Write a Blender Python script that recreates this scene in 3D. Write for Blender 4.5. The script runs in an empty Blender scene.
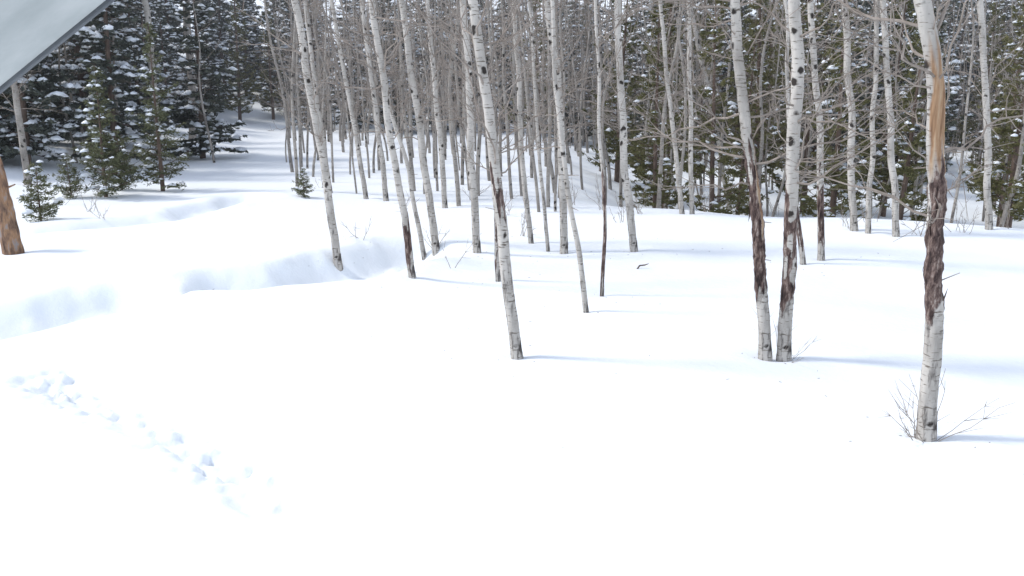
import bpy, math, random
import numpy as np
from mathutils import Vector

rng = np.random.default_rng(11)
random.seed(11)
scene = bpy.context.scene
R = math.radians

# ------------------------------------------------------------------ camera
CAM = np.array([0.0, 0.0, 3.0]); PITCH = R(13.2); F = 887.0
cd = bpy.data.cameras.new("camera"); cam = bpy.data.objects.new("camera", cd)
scene.collection.objects.link(cam)
cam.location = CAM; cam.rotation_euler = (R(90) - PITCH, 0, 0)
cd.sensor_width = 36; cd.lens = F / 1024 * 36; cd.clip_end = 2000; cd.clip_start = 0.05
scene.camera = cam
cp, sp = math.cos(PITCH), math.sin(PITCH)

# ------------------------------------------------------------------ noise
def _h(ix, iy, s):
    n = (ix.astype(np.int64) * 374761393 + iy.astype(np.int64) * 668265263 + s * 982451653) & 0xffffffff
    n = ((n ^ (n >> 13)) * 1274126177) & 0xffffffff
    return ((n ^ (n >> 16)) & 0xffff) / 65535.0
def vn(x, y, s=0):
    x = np.asarray(x, float); y = np.asarray(y, float)
    ix = np.floor(x); iy = np.floor(y); fx = x - ix; fy = y - iy
    fx = fx * fx * fx * (fx * (fx * 6 - 15) + 10); fy = fy * fy * fy * (fy * (fy * 6 - 15) + 10)
    a = _h(ix, iy, s); b = _h(ix + 1, iy, s); c = _h(ix, iy + 1, s); d = _h(ix + 1, iy + 1, s)
    return (a * (1 - fx) + b * fx) * (1 - fy) + (c * (1 - fx) + d * fx) * fy - 0.5
def ss(a, b, x):
    t = np.clip((x - a) / (b - a), 0, 1); return t * t * (3 - 2 * t)
def dline(x, y, pts):
    best = np.full(np.shape(x), 1e9)
    for (x0, y0), (x1, y1) in zip(pts[:-1], pts[1:]):
        dx, dy = x1 - x0, y1 - y0
        t = np.clip(((x - x0) * dx + (y - y0) * dy) / (dx * dx + dy * dy), 0, 1)
        best = np.minimum(best, np.hypot(x - x0 - t * dx, y - y0 - t * dy))
    return best

TRAIL_A = [(-9.5, 8.6), (-7.4, 9.9), (-6.3, 11.2), (-5.5, 12.2)]
TRAIL_B = [(-4.3, 13.2), (-3.6, 13.6), (-3.0, 14.3), (-2.3, 15.4), (-1.8, 16.2)]
TRAIL_C = [(-13, 17.2), (-9.8, 17.9), (-7.6, 20.0), (-7.0, 23)]
TRACK = [(-4.9, 8.9), (-4.2, 8.15), (-3.2, 7.45), (-2.3, 6.6), (-1.75, 5.95)]
dimples = []
def height(x, y, fine=True):
    x = np.asarray(x, float); y = np.asarray(y, float)
    z = 0.20 * vn(x / 5, y / 5, 1) + 0.07 * vn(x / 1.9, y / 1.9, 2)
    z = z * ss(3, 9, y)
    z = z + 0.7 * vn(x / 11, y / 11, 3) * ss(17, 32, y)
    yc = 20.3 - 0.45 * (x - 4.4)
    yc = np.clip(yc, 16.5, 22)
    dr = ss(0, 6.0, y - yc) * ss(0.5, 5.5, x)
    z = z - (1.55 - .6 * ss(27, 40, y)) * dr + 0.6 * vn(x / 2.3, y / 2.3, 5) * dr
    z = z + 0.17 * np.maximum(0, y - 60) + 0.07 * np.maximum(0, -x - 13) * ss(15, 30, y)
    wob = 0.46 * vn(x * .95, y * .95, 9) + .12 * vn(x * 3.1, y * 3.1, 10)
    for pts, w, dep in ((TRAIL_A, 0.74, 0.50), (TRAIL_B, 0.74, 0.46), (TRAIL_C, 0.6, 0.24)):
        d = dline(x, y, pts) + wob
        inn = 1 - ss(w * 0.25, w * 1.25, d)
        z = z - dep * inn + 0.06 * np.exp(-((d - w * 1.6) / 0.4) ** 2) + inn * (.14 * vn(x * 2.2, y * 2.2, 12) + .05 * vn(x * 5.5, y * 5.5, 13))
    d = dline(x, y, TRACK) + 0.3 * wob
    m = np.exp(-(d / 0.25) ** 2)
    m = m * (0.4 + 1.1 * np.clip(vn(x * .9, y * .9, 23) + .5, 0, 1))
    z = z - 0.065 * m + m * (0.17 * np.minimum(0, vn(x * 6, y * 6, 21)) + 0.12 * vn(x * 12, y * 12, 22))
    if fine:
        for (px, py, rr, dp) in dimples:
            d2 = (x - px) ** 2 + (y - py) ** 2
            z = z - dp * np.exp(-d2 / (rr * rr))
    return z

def ray(u, v):
    a = (u - 512) / F; b = -(v - 288) / F
    return np.array([a, cp + b * sp, -sp + b * cp])
def ground_at(u, v):
    d = ray(u, v); t = np.linspace(3, 110, 4000)
    P = CAM[None] + t[:, None] * d
    below = P[:, 2] < height(P[:, 0], P[:, 1], False)
    i = int(np.argmax(below)) if below.any() else len(t) - 1
    return P[i], t[i]

# ------------------------------------------------------------------ mesh helper
class Geo:
    def __init__(s):
        s.v = []; s.q = []; s.t = []; s.qm = []; s.tm = []; s.a = []; s.n = 0
    def add(s, v, q=None, t=None, m=0, a=None):
        v = np.asarray(v, float).reshape(-1, 3)
        s.v.append(v)
        s.a.append(np.zeros((len(v), 2)) if a is None else a)
        if q is not None and len(q):
            s.q.append(np.asarray(q) + s.n); s.qm.append(np.full(len(q), m))
        if t is not None and len(t):
            s.t.append(np.asarray(t) + s.n); s.tm.append(np.full(len(t), m))
        s.n += len(v)
    def mesh(s, name, mats, smooth=True, attrs=False):
        V = np.concatenate(s.v)
        q = np.concatenate(s.q) if s.q else np.zeros((0, 4), int)
        t = np.concatenate(s.t) if s.t else np.zeros((0, 3), int)
        qm = np.concatenate(s.qm) if s.qm else np.zeros(0, int)
        tm = np.concatenate(s.tm) if s.tm else np.zeros(0, int)
        me = bpy.data.meshes.new(name)
        me.vertices.add(len(V)); me.vertices.foreach_set("co", V.ravel())
        li = np.concatenate([q.ravel(), t.ravel()]).astype(np.int32)
        me.loops.add(len(li)); me.loops.foreach_set("vertex_index", li)
        nf = len(q) + len(t); me.polygons.add(nf)
        st = np.concatenate([np.arange(len(q)) * 4, len(q) * 4 + np.arange(len(t)) * 3]).astype(np.int32)
        me.polygons.foreach_set("loop_start", st)
        me.polygons.foreach_set("material_index", np.concatenate([qm, tm]).astype(np.int32))
        me.polygons.foreach_set("use_smooth", np.full(nf, smooth))
        me.update(calc_edges=True)
        if attrs:
            A = np.concatenate(s.a)
            for k, nm in enumerate(("dark", "bare")):
                at = me.attributes.new(nm, 'FLOAT', 'POINT')
                at.data.foreach_set("value", A[:, k].astype(np.float32))
        for m in mats: me.materials.append(m)
        return me

def tube(g, P, rad, sides=8, m=0, disp=None, attr=None, cap=False):
    P = np.asarray(P, float); n = len(P)
    T = np.gradient(P, axis=0); T /= np.linalg.norm(T, axis=1)[:, None] + 1e-9
    ref = np.array([1.0, 0, 0]) if abs(T[:, 2]).mean() > 0.7 else np.array([0, 0, 1.0])
    A = np.cross(T, ref); A /= np.linalg.norm(A, axis=1)[:, None] + 1e-9
    B = np.cross(T, A)
    th = np.arange(sides) / sides * 2 * math.pi
    rad = np.asarray(rad, float)
    rr = np.repeat(rad[:, None], sides, 1)
    if disp is not None: rr = rr * disp
    V = P[:, None, :] + rr[:, :, None] * (np.cos(th)[None, :, None] * A[:, None, :] + np.sin(th)[None, :, None] * B[:, None, :])
    i = np.arange(n - 1)[:, None] * sides; j = np.arange(sides)[None]; j2 = (j + 1) % sides
    q = np.stack([i + j, i + j2, i + sides + j2, i + sides + j], -1).reshape(-1, 4)
    V = V.reshape(-1, 3); tt = None
    if cap:
        V = np.vstack([V, P[-1]]); b = (n - 1) * sides
        tt = [[b + k, b + (k + 1) % sides, n * sides] for k in range(sides)]
    at = None
    if attr is not None:
        at = attr.reshape(-1, 2)
        if cap: at = np.vstack([at, at[-1]])
    g.add(V, q, tt, m, at)

# ------------------------------------------------------------------ materials
def mat(name):
    m = bpy.data.materials.new(name); m.use_nodes = True
    nt = m.node_tree; b = nt.nodes["Principled BSDF"]
    b.inputs["Roughness"].default_value = 0.85
    b.inputs["Specular IOR Level"].default_value = 0.15
    return m, nt, b
def N(nt, t, **k):
    n = nt.nodes.new(t)
    for a, v in k.items(): setattr(n, a, v)
    return n
def noise_n(nt, vec, scale, detail=4, rough=0.55):
    n = N(nt, 'ShaderNodeTexNoise'); n.inputs['Scale'].default_value = scale
    n.inputs['Detail'].default_value = detail; n.inputs['Roughness'].default_value = rough
    nt.links.new(vec, n.inputs['Vector']); return n
def mapping(nt, vec, sc):
    n = N(nt, 'ShaderNodeMapping'); n.inputs['Scale'].default_value = sc
    nt.links.new(vec, n.inputs['Vector']); return n.outputs[0]
def ramp(nt, fac, stops):
    n = N(nt, 'ShaderNodeValToRGB'); e = n.color_ramp.elements
    while len(e) < len(stops): e.new(0.5)
    for k, (p, c) in enumerate(stops):
        e[k].position = p; e[k].color = (*c, 1) if len(c) == 3 else c
    nt.links.new(fac, n.inputs[0]); return n.outputs[0]
def mix(nt, f, a, b):
    n = N(nt, 'ShaderNodeMix', data_type='RGBA')
    for sock, val in ((n.inputs[0], f), (n.inputs[6], a), (n.inputs[7], b)):
        if isinstance(val, bpy.types.NodeSocket): nt.links.new(val, sock)
        elif isinstance(val, (int, float)): sock.default_value = val
        else: sock.default_value = (*val, 1)
    return n.outputs[2]
def mth(nt, op, a, b=None, c=None):
    n = N(nt, 'ShaderNodeMath', operation=op)
    for k, v in enumerate((a, b, c)):
        if v is None: continue
        if isinstance(v, bpy.types.NodeSocket): nt.links.new(v, n.inputs[k])
        else: n.inputs[k].default_value = v
    return n.outputs[0]
def bump(nt, b, h, strength, dist):
    n = N(nt, 'ShaderNodeBump'); n.inputs['Strength'].default_value = strength
    n.inputs['Distance'].default_value = dist
    nt.links.new(h, n.inputs['Height']); nt.links.new(n.outputs[0], b.inputs['Normal'])

# snow
M_snow, nt, b = mat("snow")
tc = N(nt, 'ShaderNodeTexCoord').outputs['Object']
n1 = noise_n(nt, tc, 0.6, 5)
col = ramp(nt, n1.outputs[0], [(0.3, (0.87, 0.905, 0.92)), (0.7, (0.91, 0.935, 0.945))])
nt.links.new(col, b.inputs['Base Color'])
n2 = noise_n(nt, tc, 9, 8, 0.6); bump(nt, b, n2.outputs[0], 0.4, 0.03)
b.inputs['Roughness'].default_value = 0.7

M_csnow, nt, b = mat("branch_snow"); b.inputs['Base Color'].default_value = (0.80, 0.83, 0.86, 1)
tc = N(nt, 'ShaderNodeTexCoord').outputs['Object']
bump(nt, b, noise_n(nt, tc, 25, 3).outputs[0], 0.6, 0.03)

# aspen bark
def bark_mat(name, light, grey, dark_amt):
    m, nt, b = mat(name)
    tc = N(nt, 'ShaderNodeTexCoord').outputs['Object']
    big = noise_n(nt, mapping(nt, tc, (3.5, 3.5, 1.6)), 1.0, 6, .6)
    base = ramp(nt, big.outputs[0], [(0.32, grey), (0.58, light)])
    ln = noise_n(nt, mapping(nt, tc, (9, 9, 55)), 1.0, 4, 0.6)
    lf = ramp(nt, ln.outputs[0], [(0.57, (0, 0, 0)), (0.65, (1, 1, 1))])
    base = mix(nt, lf, base, (0.13, 0.11, 0.09))
    wv = noise_n(nt, tc, 7, 3)
    vm = N(nt, 'ShaderNodeVectorMath', operation='MULTIPLY_ADD'); nt.links.new(wv.outputs['Color'], vm.inputs[0])
    vm.inputs[1].default_value = (.7, .7, .7); nt.links.new(mapping(nt, tc, (5.5, 5.5, 5.0)), vm.inputs[2])
    vt = N(nt, 'ShaderNodeTexVoronoi'); vt.inputs['Scale'].default_value = 1.0
    nt.links.new(vm.outputs[0], vt.inputs['Vector'])
    vf = ramp(nt, vt.outputs['Distance'], [(0.17, (1, 1, 1)), (0.26, (0, 0, 0))])
    base = mix(nt, vf, base, (0.04, 0.034, 0.03))
    sx = N(nt, 'ShaderNodeSeparateXYZ'); nt.links.new(tc, sx.inputs[0])
    hz = N(nt, 'ShaderNodeMapRange'); nt.links.new(sx.outputs[2], hz.inputs[0])
    hz.inputs[1].default_value = 0.0; hz.inputs[2].default_value = 2.4
    hz.inputs[3].default_value = dark_amt; hz.inputs[4].default_value = -0.10
    nn = noise_n(nt, mapping(nt, tc, (14, 14, 3.2)), 1.0, 6, 0.65)
    ad = mth(nt, 'ADD', nn.outputs[0], hz.outputs[0])
    df = ramp(nt, ad, [(0.60, (0, 0, 0)), (0.74, (1, 1, 1))])
    base = mix(nt, df, base, (0.10, 0.088, 0.08))
    aw = N(nt, 'ShaderNodeAttribute', attribute_name="bare").outputs['Fac']
    wn = noise_n(nt, mapping(nt, tc, (30, 30, 2.0)), 1.0, 5)
    wood = ramp(nt, wn.outputs[0], [(0.3, (0.15, 0.08, 0.045)), (0.5, (0.33, 0.205, 0.12)), (0.7, (0.46, 0.35, 0.24))])
    base = mix(nt, aw, base, wood)
    ak = N(nt, 'ShaderNodeAttribute', attribute_name="dark").outputs['Fac']
    kn = noise_n(nt, mapping(nt, tc, (26, 26, 6)), 1.0, 6, 0.7)
    br = noise_n(nt, mapping(nt, tc, (10, 10, 4)), 1.0, 5, .65)
    akf = ramp(nt, mth(nt, 'ADD', mth(nt, 'MULTIPLY', ak, .62), br.outputs[0]), [(0.82, (0, 0, 0)), (0.92, (1, 1, 1))])
    dk = ramp(nt, kn.outputs[0], [(0.36, (0.025, 0.018, 0.017)), (0.48, (0.085, 0.057, 0.050)), (0.57, (0.18, 0.128, 0.108)), (0.66, (0.38, 0.33, 0.29))])
    base = mix(nt, akf, base, dk)
    nt.links.new(base, b.inputs['Base Color'])
    s2 = mth(nt, 'ADD', df, kn.outputs[0])
    bump(nt, b, s2, 0.6, 0.012)
    return m
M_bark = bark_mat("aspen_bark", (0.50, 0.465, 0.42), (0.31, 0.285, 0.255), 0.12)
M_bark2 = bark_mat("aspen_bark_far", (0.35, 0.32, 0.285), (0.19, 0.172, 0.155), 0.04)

def simple(name, stops, sc=(6, 6, 6), bs=0.4, bd=0.01):
    m, nt, b = mat(name)
    tc = N(nt, 'ShaderNodeTexCoord').outputs['Object']
    n = noise_n(nt, mapping(nt, tc, sc), 1.0, 6, 0.6)
    nt.links.new(ramp(nt, n.outputs[0], stops), b.inputs['Base Color'])
    bump(nt, b, n.outputs[0], bs, bd); return m
M_twig = simple("aspen_twig", [(0.3, (0.18, 0.15, 0.125)), (0.7, (0.36, 0.31, 0.27))])
M_cbark = simple("conifer_bark", [(0.3, (0.07, 0.05, 0.042)), (0.7, (0.18, 0.13, 0.10))], (20, 20, 5))
M_stump = simple("stump_bark", [(0.32, (0.06, 0.04, 0.03)), (0.45, (0.19, 0.12, 0.085)), (0.56, (0.32, 0.19, 0.11)), (0.66, (0.27, 0.24, 0.23))], (12, 12, 3.5), 0.9, 0.03)

def foliage(name, c1, c2, c3, transl=0.0):
    m, nt, b = mat(name)
    gi = N(nt, 'ShaderNodeNewGeometry')
    oi = N(nt, 'ShaderNodeObjectInfo')
    tc = N(nt, 'ShaderNodeTexCoord').outputs['Object']
    n = noise_n(nt, tc, 1.6, 3)
    a = mth(nt, 'MULTIPLY_ADD', gi.outputs['Random Per Island'], .45, n.outputs[0])
    a2 = mth(nt, 'MULTIPLY_ADD', oi.outputs['Random'], .3, a)
    c = ramp(nt, a2, [(0.4, c1), (0.8, c2), (1.0, c3)])
    nt.links.new(c, b.inputs['Base Color']); b.inputs['Roughness'].default_value = 0.7
    if transl:
        tr = N(nt, 'ShaderNodeBsdfTranslucent'); nt.links.new(c, tr.inputs[0])
        ms = N(nt, 'ShaderNodeMixShader'); ms.inputs[0].default_value = transl
        nt.links.new(b.outputs[0], ms.inputs[1]); nt.links.new(tr.outputs[0], ms.inputs[2])
        nt.links.new(ms.outputs[0], nt.nodes['Material Output'].inputs[0])
    return m
M_fir = foliage("fir_needles", (0.045, 0.052, 0.047), (0.075, 0.084, 0.069), (0.115, 0.122, 0.09))
M_young = foliage("young_spruce_needles", (0.05, 0.058, 0.034), (0.095, 0.103, 0.055), (0.15, 0.155, 0.085), .2)
M_pine = foliage("pine_needles", (0.065, 0.068, 0.032), (0.125, 0.124, 0.056), (0.18, 0.168, 0.078), .2)

# ------------------------------------------------------------------ aspens
def branches(g, P, rad, r, zmin, n, ls=1.0, twr=0.005, sub=8, m=1, sides=4, zmax=None, flat=False):
    zs = P[:, 2]; top = zs[-1] if zmax is None else zmax
    if top <= zmin: return
    for k in range(n):
        z = zmin + (top - zmin) * r.random() ** 1.2
        i = min(int(np.searchsorted(zs, z)), len(P) - 1)
        p = P[i]; az = r.random() * 2 * math.pi
        el = r.uniform(-.1, 0.4) if flat else r.uniform(0.0, 1.0)
        L = ls * r.uniform(0.35, 1.5)
        r0 = max(twr * 1.3, min(rad[i] * 0.32, 0.004 + 0.007 * L))
        m_ = 8; s = np.linspace(0, 1, m_)
        d = np.array([math.cos(az) * math.cos(el), math.sin(az) * math.cos(el), math.sin(el)])
        Q = p + np.outer(s * L, d)
        Q[:, 2] += L * r.uniform(-0.15, 0.3) * s ** 2
        w = np.cumsum(r.normal(0, 0.03 * L, (m_, 3)), 0); w -= w[0]; Q += w
        tube(g, Q, r0 * (1 - 0.7 * s), sides, m)
        for q in range(sub):
            t = r.uniform(0.2, 0.98); a = np.array([np.interp(t, s, Q[:, c]) for c in range(3)])
            d2 = d + r.normal(0, 0.55, 3) + np.array([0, 0, 0.25]); d2 /= np.linalg.norm(d2)
            l2 = L * r.uniform(0.15, 0.6) * (1.1 - t * 0.5)
            s2 = np.linspace(0, 1, 4); Q2 = a + np.outer(s2 * l2, d2)
            Q2 += np.vstack([np.zeros(3), np.cumsum(r.normal(0, 0.04 * l2, (3, 3)), 0)])
            tube(g, Q2, np.array([1, .85, .65, .4]) * max(twr, r0 * 0.4), 3, m)

def trunk(g, P, rad, sides, r, m=0, rough=0.05, attr=None, dmg=None):
    zz = P[:, 2][:, None]; th = (np.arange(sides) / sides * 2 * math.pi)[None]
    ox = r.uniform(0, 100)
    disp = 1 + rough * 2.0 * vn(zz * 7 + ox, np.cos(th) * 1.5 + 3 * np.sin(th) + ox, 31) + rough * vn(zz * 22 + ox, th * 3 + ox, 32)
    if dmg is not None:
        disp = disp + dmg[:, None] * (0.6 * vn(zz * 9 + ox, np.cos(th) * 2 + 2 * np.sin(th), 33) + 0.7 * vn(zz * 26, np.sin(th) * 5 + 4 * np.cos(th), 34))
    tube(g, P, rad, sides, m, disp, attr)

def survey_tree(pts, wb, wt, seed, H=9.0, nb=34, zmin=2.0, dmg=None, bare=None, mats=None, ls=1.0, sides=12, dz=0.07, low=0):
    """stem given as sighted points, raised in the vertical plane through its foot"""
    r = np.random.default_rng(seed)
    B, t = ground_at(*pts[0])
    X = [B[0]]; Z = [B[2]]; S = [t]
    for (u, v) in pts[1:]:
        d = ray(u, v); k = (B[1] - CAM[1]) / d[1]
        X.append(CAM[0] + k * d[0]); Z.append(CAM[2] + k * d[2]); S.append(k)
    vz = list(Z)
    gx = float(height(B[0], B[1], False))
    sl = np.clip((X[-1] - X[-2]) / max(Z[-1] - Z[-2], .1), -.12, .12)
    top = gx + H
    if Z[-1] < top - 0.5:
        X.append(X[-1] + sl * (top - Z[-1])); Z.append(top)
    b0 = (X[1] - X[0]) / max(Z[1] - Z[0], .1)
    X.insert(0, X[0] - b0 * 0.4); Z.insert(0, Z[0] - 0.4)
    zs = np.arange(Z[0], Z[-1], dz)
    xs = np.interp(zs, Z, X)
    ker = np.hanning(2 * int(0.35 / dz) + 3); ker /= ker.sum(); h = len(ker) // 2
    xp = np.concatenate([xs[0] + (xs[1] - xs[0]) * np.arange(-h, 0), xs, xs[-1] + (xs[-1] - xs[-2]) * np.arange(1, h + 1)])
    xs = np.convolve(xp, ker, 'valid')
    ys = 0.25 * vn(zs * 0.35 + seed, zs * 0 + 3.3, 41); ys = ys - np.interp(B[2], zs, ys)
    xs = xs + 0.06 * vn(zs * 1.3 + seed, zs * 0, 42) * ss(0.0, 1.0, zs - B[2])
    rb = wb * t / F / 2; rt = wt * S[-1] / F / 2
    zt = vz[-1]
    rad = np.interp(zs, [Z[0], zt, Z[-1]], [rb, rt, max(0.012, rt * 0.25)])
    rad = rad * (1 + 0.10 * np.exp(-np.maximum(zs - B[2], 0) / 0.10))
    P = np.stack([xs - B[0], ys, zs - B[2]], 1)
    g = Geo(); at = np.zeros((len(zs), sides, 2))
    th = (np.arange(sides) / sides * 2 * math.pi)[None]
    def z_of(v): return np.interp(-v, [-p[1] for p in pts], vz)
    dm = np.zeros(len(zs))
    if dmg:
        for (v0, v1, amt, frac) in dmg:
            a, c = z_of(v0), z_of(v1)
            w1 = ss(a - .1, a + .15, zs) * (1 - ss(c - .15, c + .15, zs)); dm = np.maximum(dm, w1 * amt)
            zj = zs[:, None] + .75 * vn(np.cos(th) * 1.6 + seed, np.sin(th) * 1.6 + zs[:, None] * .4, 57)
            w = ss(a - .15, a + .35, zj) * (1 - ss(c - .3, c + .25, zj))
            nz = .9 * vn(zs[:, None] * 2.0 + seed, np.cos(th) * 1.4 + seed, 51) + 0.6 * vn(zs[:, None] * 7 + seed, np.sin(th) * 2.2 + seed, 52)
            at[:, :, 0] = np.maximum(at[:, :, 0], w * ss(-0.3, 0.12, nz + frac))
    if bare:
        for (v0, v1, thc, wd) in bare:
            a, c = z_of(v0), z_of(v1)
            zj = zs[:, None] + .5 * vn(np.cos(th) * 2 + seed, np.sin(th) * 2 + 0 * zs[:, None], 58)
            w = ss(a - .12, a + .12, zj) * (1 - ss(c - .25, c + .1, zj))
            dth = np.abs((th - thc + math.pi) % (2 * math.pi) - math.pi)
            ed = wd * (0.8 + 0.9 * vn(zs * 4, zs * 0 + 1, 55))[:, None]
            at[:, :, 1] = np.maximum(at[:, :, 1], w * (1 - ss(ed - 0.15, ed + 0.1, dth)))
            at[:, :, 0] *= 1 - .8 * at[:, :, 1]
    trunk(g, P, rad, sides, r, 0, 0.06, at, dm * 0.9 if dmg else None)
    if dmg and dm.max() > .35:
        for k in range(int(170 * dm.max())):
            i = r.integers(3, len(zs) - 6)
            if dm[i] < 0.3: continue
            a = r.uniform(0, 2 * math.pi); o = np.array([math.cos(a), math.sin(a), 0]); tn = np.array([-o[1], o[0], 0])
            L = r.uniform(.04, .18); w = r.uniform(.006, .02); c = P[i] + o * rad[i] * 0.95
            up = 1 if r.random() < .5 else -1
            q = [c - tn * w, c + tn * w, c + tn * w * .8 + up * np.array([0, 0, L * .5]) + o * L * .12, c - tn * w * .7 + up * np.array([0, 0, L * .5]) + o * L * .10,
                 c + tn * w * .2 + up * np.array([0, 0, L]) + o * L * r.uniform(.1, .4)]
            g.add(q, [[0, 1, 2, 3]], [[3, 2, 4]], 0, np.tile([1.0, 0.0], (5, 1)))
    for k in range(7):
        i = r.integers(int(1.2 / dz), len(zs) // 2); a = r.uniform(0, 6.28)
        d = np.array([math.cos(a), math.sin(a), r.uniform(-.2, .5)]); L = r.uniform(.05, .25)
        tube(g, P[i] + np.outer([0, .5, 1], d) * L, [.007, .005, .003], 4, 1)
    branches(g, P, rad, r, zmin, nb, ls)
    if low: branches(g, P, rad, r, 1.9, low, 1.25, .0035, 7, 1, 4, zmax=4.2, flat=True)
    me = g.mesh("aspen_tree", mats or [M_bark, M_twig], True, True)
    ob = bpy.data.objects.new("aspen_tree", me); ob.location = B
    scene.collection.objects.link(ob)
    dimples.append((B[0], B[1] + .03, rb * 1.6 + 0.07, 0.02 + rb * 0.3))
    return ob, B

heroes = [
 (dict(pts=[(338,264),(325,180),(308,80),(295,0)], wb=8.5, wt=7)),
 (dict(pts=[(412,276),(398,180),(384,80),(372,0)], wb=7.5, wt=6, dmg=[(276,205,.15,.0)])),
 (dict(pts=[(436,250),(422,150),(408,60),(400,0)], wb=8, wt=6)),
 (dict(pts=[(424,256),(408,170),(390,110),(378,40)], wb=5, wt=3)),
 (dict(pts=[(477,251),(470,150),(468,60),(462,0)], wb=8, wt=6.5)),
 (dict(pts=[(517,356),(508,290),(497,200),(488,110),(477,40),(470,-5)], wb=12, wt=9.5, sides=20, dz=.035, dmg=[(225,178,.2,-.05)])),
 (dict(pts=[(498,280),(494,200),(486,120)], wb=5.5, wt=3, dmg=[(278,200,.15,.02)])),
 (dict(pts=[(564,252),(561,150),(556,60),(548,0)], wb=8, wt=7)),
 (dict(pts=[(586,311),(578,245),(568,205),(560,130),(556,60)], wb=6, wt=4)),
 (dict(pts=[(602,295),(604,220),(600,120),(596,0)], wb=4, wt=3, dmg=[(292,150,.2,.05)])),
 (dict(pts=[(634,250),(626,180),(621,90),(618,0)], wb=8, wt=6.5)),
 (dict(pts=[(765,356),(763,270),(758,180),(748,80),(738,0)], wb=13, wt=10, sides=26, dz=.03, low=9, dmg=[(300,122,.5,.26)], bare=[(225,150,3.7,.4)])),
 (dict(pts=[(784,357),(789,260),(790,150),(792,60),(791,0)], wb=14, wt=11.5, sides=24, dz=.03, low=9, dmg=[(325,170,.25,-.02)])),
 (dict(pts=[(821,259),(822,170),(816,60),(812,0)], wb=7, wt=6, dmg=[(255,160,.15,.0)])),
 (dict(pts=[(803,263),(797,200),(793,120)], wb=6, wt=4, dmg=[(260,175,.15,.1)])),
 (dict(pts=[(926,436),(931,360),(936,270),(938,190),(931,90),(921,0)], wb=18, wt=16, sides=30, dz=.025, low=8, dmg=[(325,145,.5,.20)], bare=[(172,55,3.35,1.35)])),
 (dict(pts=[(854,229),(850,100),(843,0)], wb=7.5, wt=6.5)),
 (dict(pts=[(868,232),(873,120),(877,0)], wb=5.5, wt=4.5)),
 (dict(pts=[(896,235),(893,130),(884,0)], wb=7, wt=6)),
 (dict(pts=[(989,228),(987,120),(978,0)], wb=7, wt=6)),
 (dict(pts=[(730,210),(718,140),(700,60),(690,0)], wb=5, wt=4)),
 (dict(pts=[(682,213),(672,120),(665,40)], wb=5, wt=4)),
 (dict(pts=[(445,207),(437,110),(428,0)], wb=5.5, wt=4.5)),
 (dict(pts=[(386,200),(375,100),(362,0)], wb=5.5, wt=4)),
 (dict(pts=[(366,198),(352,110),(335,20)], wb=5, wt=4)),
 (dict(pts=[(548,250),(541,170),(535,80)], wb=4, wt=3)),
 (dict(pts=[(531,242),(522,150),(515,0)], wb=5.5, wt=4.5)),
 (dict(pts=[(692,213),(690,100),(688,0)], wb=5, wt=4)),
 (dict(pts=[(330,192),(318,100),(305,0)], wb=5, wt=4)),
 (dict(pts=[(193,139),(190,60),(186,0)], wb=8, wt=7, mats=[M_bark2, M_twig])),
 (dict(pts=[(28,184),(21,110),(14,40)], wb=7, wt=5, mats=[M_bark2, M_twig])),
 (dict(pts=[(160,160),(149,40),(143,0)], wb=7, wt=6)),
]
bases = []
for k, h in enumerate(heroes):
    ob, B = survey_tree(seed=100 + k, **h); bases.append(B)

# denser, more distant aspens : one mesh
def edge_dist(ratio):
    return np.interp(ratio, [-.95, -.58, -.50, -.43, -.37, -.25, -.18, 0.04, .12, .21, .6, .95],
                            [24, 27, 30, 35, 51, 57, 52, 54, 46, 34, 33, 30])
g = Geo(); r = np.random.default_rng(5); cnt = 0; far_pts = []
while cnt < 360:
    y = 20 + 38 * r.random() ** .85; q = r.uniform(-.25, .64)
    if cnt > 345: q = r.uniform(-.6, -.3); y = r.uniform(30, 50)
    x = q * y
    pr = 1.0 if q < .22 else 0.42
    if q > .12 and y < 21.5: continue
    if q < -.1 and y < 24: continue
    if r.random() > pr: continue
    if far_pts and min((x - a) ** 2 + (y - c) ** 2 for a, c in far_pts) < 0.4: continue
    far_pts.append((x, y)); cnt += 1
    z0 = float(height(x, y)); H = r.uniform(6, 11); dz = 0.35
    zs = np.arange(-0.3, H, dz); lean = r.normal(0, .045) - .035 * (q < .2)
    xs = x + lean * zs + 0.4 * vn(zs * .4 + cnt, zs * 0 + 1, 61); ys = y + r.normal(0, .03) * zs
    rb = r.uniform(.025, .07)
    P = np.stack([xs, ys, zs + z0], 1); rad = rb * (1 - 0.75 * np.clip(zs / H, 0, 1))
    tube(g, P, rad, 7, 0)
    branches(g, P, rad, r, z0 + 1.4, 22, .95, 0.006, 4, 1, 3)
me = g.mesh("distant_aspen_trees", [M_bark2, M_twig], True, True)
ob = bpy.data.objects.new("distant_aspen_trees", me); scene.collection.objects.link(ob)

# ------------------------------------------------------------------ conifers
def lump(g, c, rx, ry, rz, r, m):
    n = 7; V = [c + np.array([0, 0, rz])]
    for k, (f, h) in enumerate(((.62, .7), (1.0, .05))):
        for j in range(n):
            a = j / n * 6.2832 + k * .4; w = f * r.uniform(.5, 1.4)
            V.append(c + np.array([math.cos(a) * rx * w, math.sin(a) * ry * w, rz * h * r.uniform(.6, 1.2) - .2 * rx * w * r.random()]))
    V.append(c - np.array([0, 0, rz * .35]))
    t = [[0, 1 + j, 1 + (j + 1) % n] for j in range(n)]
    q = [[1 + j, 1 + n + j, 1 + n + (j + 1) % n, 1 + (j + 1) % n] for j in range(n)]
    t += [[1 + n + (j + 1) % n, 1 + n + j, 1 + 2 * n] for j in range(n)]
    g.add(V, q, t, m)

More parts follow.
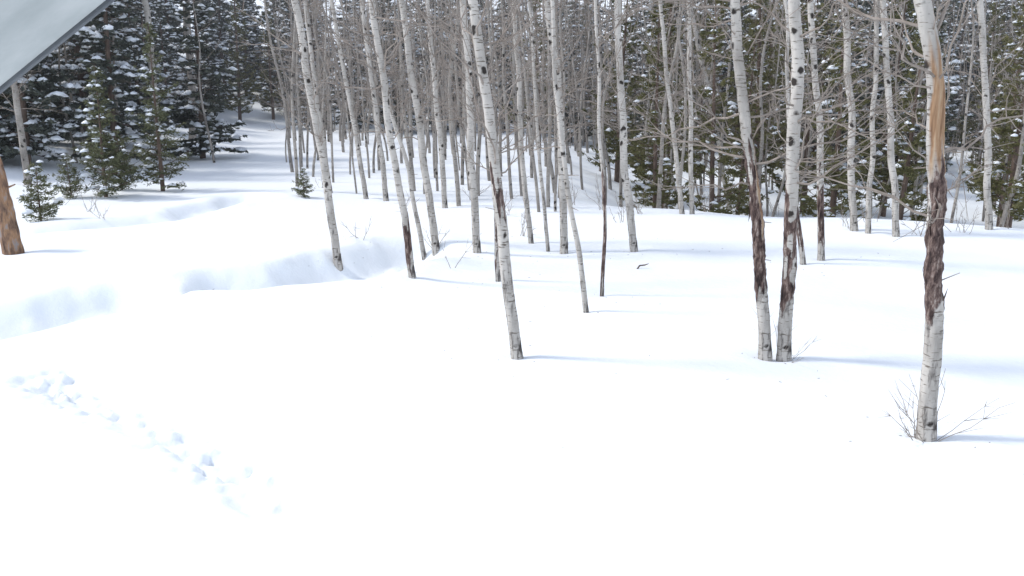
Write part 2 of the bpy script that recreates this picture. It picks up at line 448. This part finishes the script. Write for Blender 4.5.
def conifer(name, seed, H, Rm, style, snow, dense=1.0, z0f=0.06, nl=.20, nw=.030, skip=.12, fmat=None, ssz=1.0):
    r = np.random.default_rng(seed); g = Geo()
    zs = np.linspace(-0.3, H, 16); bx = 0.15 * vn(zs * .3 + seed, zs * 0, 71)
    bx -= bx[0]
    tube(g, np.stack([bx, bx * .5, zs], 1), np.maximum(.008, (0.012 + 0.011 * H) * (1 - np.clip(zs / H, 0, 1) * .96)), 8, 0)
    z = H * z0f; C = []; D = []; Ls = []
    while z < H * 0.99:
        nb = r.integers(4, 7)
        f = 1 - z / H
        for k in range(nb):
            if r.random() < skip: continue
            az = r.random() * 6.2832
            L = Rm * (min(1.0, f * 1.15 + .03) ** 0.85) * r.uniform(.45, 1.25)
            if style == 'pine': el = r.uniform(.05, .45); droop = -.05
            else: el = r.uniform(-.3, .15); droop = .12
            if name.startswith("young"): el = r.uniform(.0, .4); droop = 0
            L = max(L, .08); zb = z + r.uniform(-.12, .12)
            s = np.linspace(0, 1, 6)
            d = np.array([math.cos(az), math.sin(az), 0])
            Q = np.outer(s * L, d); Q[:, 2] = L * (math.sin(el) * s - droop * s + (0.16 if style != 'pine' else .22) * s ** 2.5)
            Q += np.array([np.interp(z, zs, bx), .5 * np.interp(z, zs, bx), zb])
            tube(g, Q, (0.004 + 0.010 * L) * (1 - .8 * s), 4, 0)
            st = max(2, int(L / .11 * dense)); s0 = .3 if style == 'pine' else .12
            tt = np.sort(r.uniform(s0, 1.0, st))
            side = np.array([-d[1], d[0], 0])
            load = np.clip(float(vn(az * 1.3 + seed, z * .9, 91)) * 2.0 + .85, .15, 1.8)
            for t in tt:
                p = np.array([np.interp(t, s, Q[:, c]) for c in range(3)])
                spread = .34 * L * (1.08 - t) + .05
                for sg in (-1, 1):
                    e = spread * r.uniform(.5, 1.15)
                    q0 = p; q1 = p + side * sg * e + d * e * .7 + np.array([0, 0, -e * .12 + r.normal(0, .03)])
                    kk = max(2, int(e / .09) + 1)
                    for w in range(kk):
                        c = q0 + (q1 - q0) * ((w + .6) / kk)
                        for _ in range(2 if style != 'pine' else 3):
                            dd = (q1 - q0) / (np.linalg.norm(q1 - q0) + 1e-6) + r.normal(0, .55, 3)
                            if style == 'pine': dd[2] += .5
                            C.append(c + r.normal(0, .015, 3)); D.append(dd); Ls.append(nl * r.uniform(.6, 1.2))
                    if r.random() < snow * .8 * load:
                        sc = ssz * r.uniform(.3, 1.2) * (.055 + .07 * min(L, 1.4))
                        lump(g, p + (q1 - p) * r.uniform(.1, .9) + np.array([0, 0, .035]), sc * r.uniform(.8, 1.5), sc * r.uniform(.8, 1.4), sc * .7, r, 2)
        z += r.uniform(.12, .26) * (0.55 + .05 * H) / dense ** .5
    C = np.array(C); D = np.array(D); Ls = np.array(Ls)
    D /= np.linalg.norm(D, axis=1)[:, None]
    Wd = np.cross(D, r.normal(0, 1, D.shape)); Wd /= np.linalg.norm(Wd, axis=1)[:, None]
    a = Ls[:, None] / 2; w = nw * r.uniform(.7, 1.3, len(C))[:, None]
    V = np.stack([C - D * a, C + Wd * w, C + D * a, C - Wd * w], 1).reshape(-1, 3)
    g.add(V, np.arange(len(C) * 4).reshape(-1, 4), None, 1)
    return g.mesh(name, [M_cbark, fmat or (M_pine if style == 'pine' else M_fir), M_csnow])

FIR = [conifer("fir_mesh", 201, 11, 1.9, 'fir', .55, .60, .05, .25, .040, ssz=1.1),
       conifer("fir_mesh", 202, 12.5, 2.1, 'fir', .65, .58, .06, .25, .040, ssz=1.15),
       conifer("fir_mesh", 203, 9, 1.6, 'fir', .45, .60, .04, .25, .040, ssz=1.1),
       conifer("fir_mesh", 204, 10, 1.5, 'fir', .70, .60, .04, .25, .040, ssz=1.1)]
PINE = [conifer("pine_mesh", 211, 9, 1.35, 'pine', .10, .62, .05, .22, .022, .25),
        conifer("pine_mesh", 212, 8, 1.2, 'pine', .13, .62, .04, .22, .022, .3),
        conifer("pine_mesh", 213, 10, 1.5, 'pine', .08, .6, .10, .22, .022, .3)]
YOUNG = [conifer("young_spruce_mesh", 221, 3.4, .85, 'fir', .10, 1.35, .03, .13, .014, .15, M_young),
         conifer("young_spruce_mesh", 222, 4.5, .85, 'fir', .08, 1.25, .03, .13, .014, .2, M_young),
         conifer("young_sapling_mesh", 223, 1.0, .42, 'fir', .05, 2.2, .05, .09, .009, .15, M_young)]

def place(me, name, x, y, sc=1, parent=None, r=random, sink=0.0):
    o = bpy.data.objects.new(name, me); scene.collection.objects.link(o)
    o.location = (x, y, float(height(x, y)) - sink); o.rotation_euler = (r.uniform(-.03, .03), r.uniform(-.03, .03), r.uniform(0, 6.28))
    o.scale = (sc, sc, sc * r.uniform(.92, 1.1)) if np.isscalar(sc) else sc
    if parent: o.parent = parent
    return o
def gp(u, v):
    p, _ = ground_at(u, v); return p[0], p[1]
place(YOUNG[0], "young_spruce_tree", *gp(106, 197), 1.0)
place(YOUNG[1], "young_spruce_tree", *gp(163, 191), 1.0)
place(YOUNG[2], "spruce_sapling", *gp(41, 221), 1.2)
place(YOUNG[2], "spruce_sapling", *gp(304, 197), .75)
place(YOUNG[2], "spruce_sapling", *gp(72, 198), 1.0)
place(YOUNG[2], "spruce_sapling", *gp(122, 190), 1.3)
for (x, y, k, s) in [(3.9, 24, 0, .72), (5.7, 25, 1, .95), (9.1, 25, 0, .9), (10.8, 24.5, 1, .85), (13.0, 23, 2, .8), (7.9, 29, 2, .95),
                     (3.9, 33, 0, 1), (12.2, 29, 0, 1.05), (6.9, 27, 1, .8), (15, 27, 1, 1), (1.2, 40, 2, .9), (9.9, 30, 1, 1.1), (5.2, 30, 2, .9), (17, 30, 0, 1)]:
    place(PINE[k], "pine_tree", x, y, s)
for (x, y, k, s) in [(-16.3, 30, 0, 1.0), (-14.2, 32, 3, 1.05), (-18.5, 31, 1, 1.0), (-12.8, 37, 2, 1.1), (-16.5, 35, 1, 1.0), (-19.5, 28, 2, 1.0)]:
    place(FIR[k], "fir_tree", x, y, s)

forest = bpy.data.objects.new("distant_conifer_forest", None); scene.collection.objects.link(forest)
r2 = random.Random(9); pts = []; tries = 0
while len(pts) < 340 and tries < 60000:
    tries += 1
    y = 24 + 60 * r2.random() ** .75; q = r2.uniform(-.85, .85); x = q * y
    if y < edge_dist(q) + 1.5: continue
    dmin = 1.8 if y < 45 else 2.1
    if any((x - a) ** 2 + (y - c) ** 2 < dmin * dmin for a, c in pts): continue
    pts.append((x, y))
    right = q > .05
    lib = PINE if (r2.random() < (.5 if right and y < 50 else .12)) else FIR
    place(r2.choice(lib), "conifer", x, y, r2.uniform(.7, 1.2), forest, r2)

# ------------------------------------------------------------------ stump at left
B, t = ground_at(13, 250)
r = np.random.default_rng(77); g = Geo()
zs = np.linspace(-.3, 1.70, 60); P = np.stack([-.10 * zs, 0 * zs, zs], 1)
rad = np.interp(zs, [-.3, 0, .5, 1.68], [.18, .165, .155, .15])
th = (np.arange(24) / 24 * 6.2832)[None]
disp = 1 + .16 * vn(zs[:, None] * 1.5, np.cos(th) * 3, 81) + .18 * vn(zs[:, None] * 6, np.cos(th) * 3 + 2 * np.sin(th), 82)
tube(g, P, rad, 24, 0, disp, cap=True)
for k in range(14):
    a = r.uniform(0, 6.28); rr = r.uniform(.03, .13); c = P[-1] + np.array([math.cos(a) * rr, math.sin(a) * rr, -.03])
    tube(g, c + np.outer([0, .6, 1], [r.normal(0, .03), r.normal(0, .03), r.uniform(.05, .16)]), [.03, .022, .003], 5, 0)
tube(g, P[40] + np.outer([0, .5, 1], [.32, -.05, .12]), [.03, .02, .012], 6, 0)
me = g.mesh("tree_stump", [M_stump]); o = bpy.data.objects.new("tree_stump", me); o.location = B; scene.collection.objects.link(o)
dimples.append((B[0], B[1], .40, .08))

# ------------------------------------------------------------------ shrubs / twigs
def shrub(name, x, y, n, L, seed, rr=.0035):
    r = np.random.default_rng(seed); g = Geo()
    for k in range(n):
        a = r.uniform(0, 6.28); el = r.uniform(.6, 1.45)
        d = np.array([math.cos(a) * math.cos(el), math.sin(a) * math.cos(el), math.sin(el)])
        l = L * r.uniform(.5, 1.1); s = np.linspace(0, 1, 7)
        o = np.array([r.normal(0, .06), r.normal(0, .06), -.05])
        Q = o + np.outer(s * l, d); Q[:, 2] -= .06 * l * s ** 2; Q += np.vstack([np.zeros(3), np.cumsum(r.normal(0, .018 * l, (6, 3)), 0)])
        tube(g, Q, rr * (1 - .65 * s), 4, 0)
        for j in range(4):
            i = r.integers(2, 6); d2 = d + r.normal(0, .5, 3); d2 /= np.linalg.norm(d2)
            tube(g, Q[i] + np.outer([0, .5, 1], d2) * l * r.uniform(.12, .35), [rr * .6, rr * .5, rr * .3], 3, 0)
    me = g.mesh(name, [M_twig]); o = bpy.data.objects.new(name, me); o.location = (x, y, float(height(x, y))); scene.collection.objects.link(o)
bx, by = bases[15][0], bases[15][1]
shrub("bare_willow_shrub", bx, by - .02, 14, .72, 1, .0045)
shrub("bare_willow_shrub", bases[12][0], bases[12][1], 7, .7, 2)
for i, (u, v, n, L) in enumerate([(452, 268, 2, .8), (437, 246, 4, .7), (524, 236, 5, .8), (102, 218, 5, .5), (600, 210, 5, .9), (575, 205, 6, .9), (920, 236, 6, .8), (960, 232, 7, .9),
                                  (705, 212, 6, .9), (745, 214, 5, .9), (845, 226, 5, .8), (360, 240, 3, .6), (640, 214, 7, 1.0), (1005, 228, 6, .9), (400, 215, 5, .8), (320, 188, 5, .7), (470, 200, 6, 1.),
                                  (60, 205, 5, .8), (88, 212, 4, .6), (620, 222, 5, .8), (775, 215, 7, 1.), (870, 222, 6, .9), (505, 215, 6, .9)]):
    x, y = gp(u, v); shrub("bare_shrub", x, y, n, L, 300 + i, .006)
g = Geo(); x, y = gp(641, 269)
tube(g, [[-.08, 0, -.03], [-.02, .02, .05], [.06, .01, .06], [.12, -.02, .09]], [.012, .014, .012, .006], 6, 0)
me = g.mesh("fallen_branch", [M_cbark]); o = bpy.data.objects.new("fallen_branch", me); o.location = (x, y, float(height(x, y))); scene.collection.objects.link(o)
g = Geo(); r = np.random.default_rng(55)
for k in range(140):
    c = bases[r.integers(0, 16)]; a = r.uniform(0, 6.28); d = abs(r.normal(0, 1.0)) + .1
    x = c[0] + d * math.cos(a); y = c[1] + d * math.sin(a); z = float(height(x, y)) + .004
    a = r.uniform(0, 3.14); l = r.uniform(.005, .022)
    dv = np.array([math.cos(a), math.sin(a), r.normal(0, .1)]) * l
    tube(g, np.array([x, y, z]) + np.outer([-1, 0, 1], dv), [.0015, .003, .0015], 3, 0)
me = g.mesh("forest_litter", [M_cbark]); o = bpy.data.objects.new("forest_litter", me); scene.collection.objects.link(o)

# ------------------------------------------------------------------ snow ground
xs = np.concatenate([np.arange(-220, -60, 8), np.arange(-60, -16, .8), np.arange(-16, -7, .08), np.arange(-7, 0, .035), np.arange(0, 16, .08), np.arange(16, 60, .8), np.arange(60, 221, 8)])
ys = np.concatenate([np.arange(-60, 3, 3), np.arange(3, 10, .04), np.arange(10, 28, .08), np.arange(28, 60, .35), np.arange(60, 300, 4)])
XX, YY = np.meshgrid(xs, ys); ZZ = height(XX, YY)
nx, ny = len(xs), len(ys)
V = np.stack([XX, YY, ZZ], -1).reshape(-1, 3)
i = np.arange(ny - 1)[:, None] * nx; j = np.arange(nx - 1)[None]
q = np.stack([i + j, i + j + 1, i + nx + j + 1, i + nx + j], -1).reshape(-1, 4)
g = Geo(); g.add(V, q)
o = bpy.data.objects.new("snow_ground", g.mesh("snow_ground", [M_snow])); scene.collection.objects.link(o)

# ------------------------------------------------------------------ cabin roof corner (gable overhang)
M_sof = simple("soffit_metal", [(0.3, (0.34, 0.365, 0.36)), (0.7, (0.46, 0.48, 0.47))], (5, 5, 5), .1, .003)
M_trim = simple("roof_trim", [(0.3, (0.10, 0.11, 0.12)), (0.7, (0.16, 0.17, 0.18))], (8, 8, 8), .1, .002)
roof = bpy.data.objects.new("cabin_roof", None); scene.collection.objects.link(roof)
def pz(x): return 3.22 + .72 * (x + 1.12)
def slab(name, x0, x1, y0, y1, lo, hi, m):
    import bmesh
    bm = bmesh.new(); vs = []
    for (x, y) in ((x0, y0), (x1, y0), (x1, y1), (x0, y1)):
        vs.append(bm.verts.new((x, y, pz(x) + lo)))
    for (x, y) in ((x0, y0), (x1, y0), (x1, y1), (x0, y1)):
        vs.append(bm.verts.new((x, y, pz(x) + hi)))
    for f in ((3, 2, 1, 0), (4, 5, 6, 7), (0, 1, 5, 4), (1, 2, 6, 5), (2, 3, 7, 6), (3, 0, 4, 7)): bm.faces.new([vs[k] for k in f])
    bmesh.ops.recalc_face_normals(bm, faces=bm.faces)
    bmesh.ops.bevel(bm, geom=bm.edges[:], offset=.003, segments=1, affect='EDGES')
    me = bpy.data.meshes.new(name); bm.to_mesh(me); bm.free(); me.materials.append(m)
    o = bpy.data.objects.new(name, me); scene.collection.objects.link(o); o.parent = roof
slab("soffit", -2.6, .2, .9, 2.58, 0, .03, M_sof)
slab("rake_trim", -2.6, .2, 2.583, 2.60, -.012, .05, M_trim)
slab("roof_deck", -2.6, .2, .9, 2.58, .033, .09, M_trim)
slab("roof_snow", -2.55, .15, .95, 2.5, .094, .3, M_snow)

# ------------------------------------------------------------------ added scatter volume, lifts the forest's dark tones like lens flare
M_added_haze = bpy.data.materials.new("haze"); M_added_haze.use_nodes = True
nt = M_added_haze.node_tree; nt.nodes.remove(nt.nodes["Principled BSDF"])
vs = nt.nodes.new('ShaderNodeVolumeScatter'); vs.inputs['Density'].default_value = .0017; vs.inputs['Anisotropy'].default_value = .2
vs.inputs['Color'].default_value = (.93, .96, 1, 1)
nt.links.new(vs.outputs[0], nt.nodes['Material Output'].inputs['Volume'])
g = Geo(); x0, x1, y0, y1, z0, z1 = -110, 110, 19, 180, -6, 45
g.add([[x0, y0, z0], [x1, y0, z0], [x1, y1, z0], [x0, y1, z0], [x0, y0, z1], [x1, y0, z1], [x1, y1, z1], [x0, y1, z1]],
      [[3, 2, 1, 0], [4, 5, 6, 7], [0, 1, 5, 4], [1, 2, 6, 5], [2, 3, 7, 6], [3, 0, 4, 7]])
o = bpy.data.objects.new("haze", g.mesh("haze", [M_added_haze], False)); scene.collection.objects.link(o)

# ------------------------------------------------------------------ light (thin high haze)
w = bpy.data.worlds.new("World"); scene.world = w; w.use_nodes = True
nt = w.node_tree; bg = nt.nodes['Background']
sk = nt.nodes.new('ShaderNodeTexSky'); sk.sky_type = 'NISHITA'; sk.sun_disc = False
EL = 50; sk.sun_elevation = R(EL); sk.sun_rotation = R(-90); sk.dust_density = 3; sk.altitude = 2500
hs = nt.nodes.new('ShaderNodeHueSaturation'); hs.inputs['Saturation'].default_value = .5
nt.links.new(sk.outputs[0], hs.inputs['Color']); nt.links.new(hs.outputs[0], bg.inputs[0]); bg.inputs[1].default_value = 0.33
sd = bpy.data.lights.new("sun", 'SUN'); sd.energy = 2.4; sd.angle = R(8); sd.color = (1, .965, .92)
so = bpy.data.objects.new("sun", sd); scene.collection.objects.link(so)
d = Vector((math.cos(R(EL)), -0.10, -math.sin(R(EL)))); so.rotation_euler = d.to_track_quat('-Z', 'Y').to_euler()
so.location = (-20, 0, 30)
scene.view_settings.view_transform = 'Standard'; scene.view_settings.look = 'None'; scene.view_settings.exposure = 0
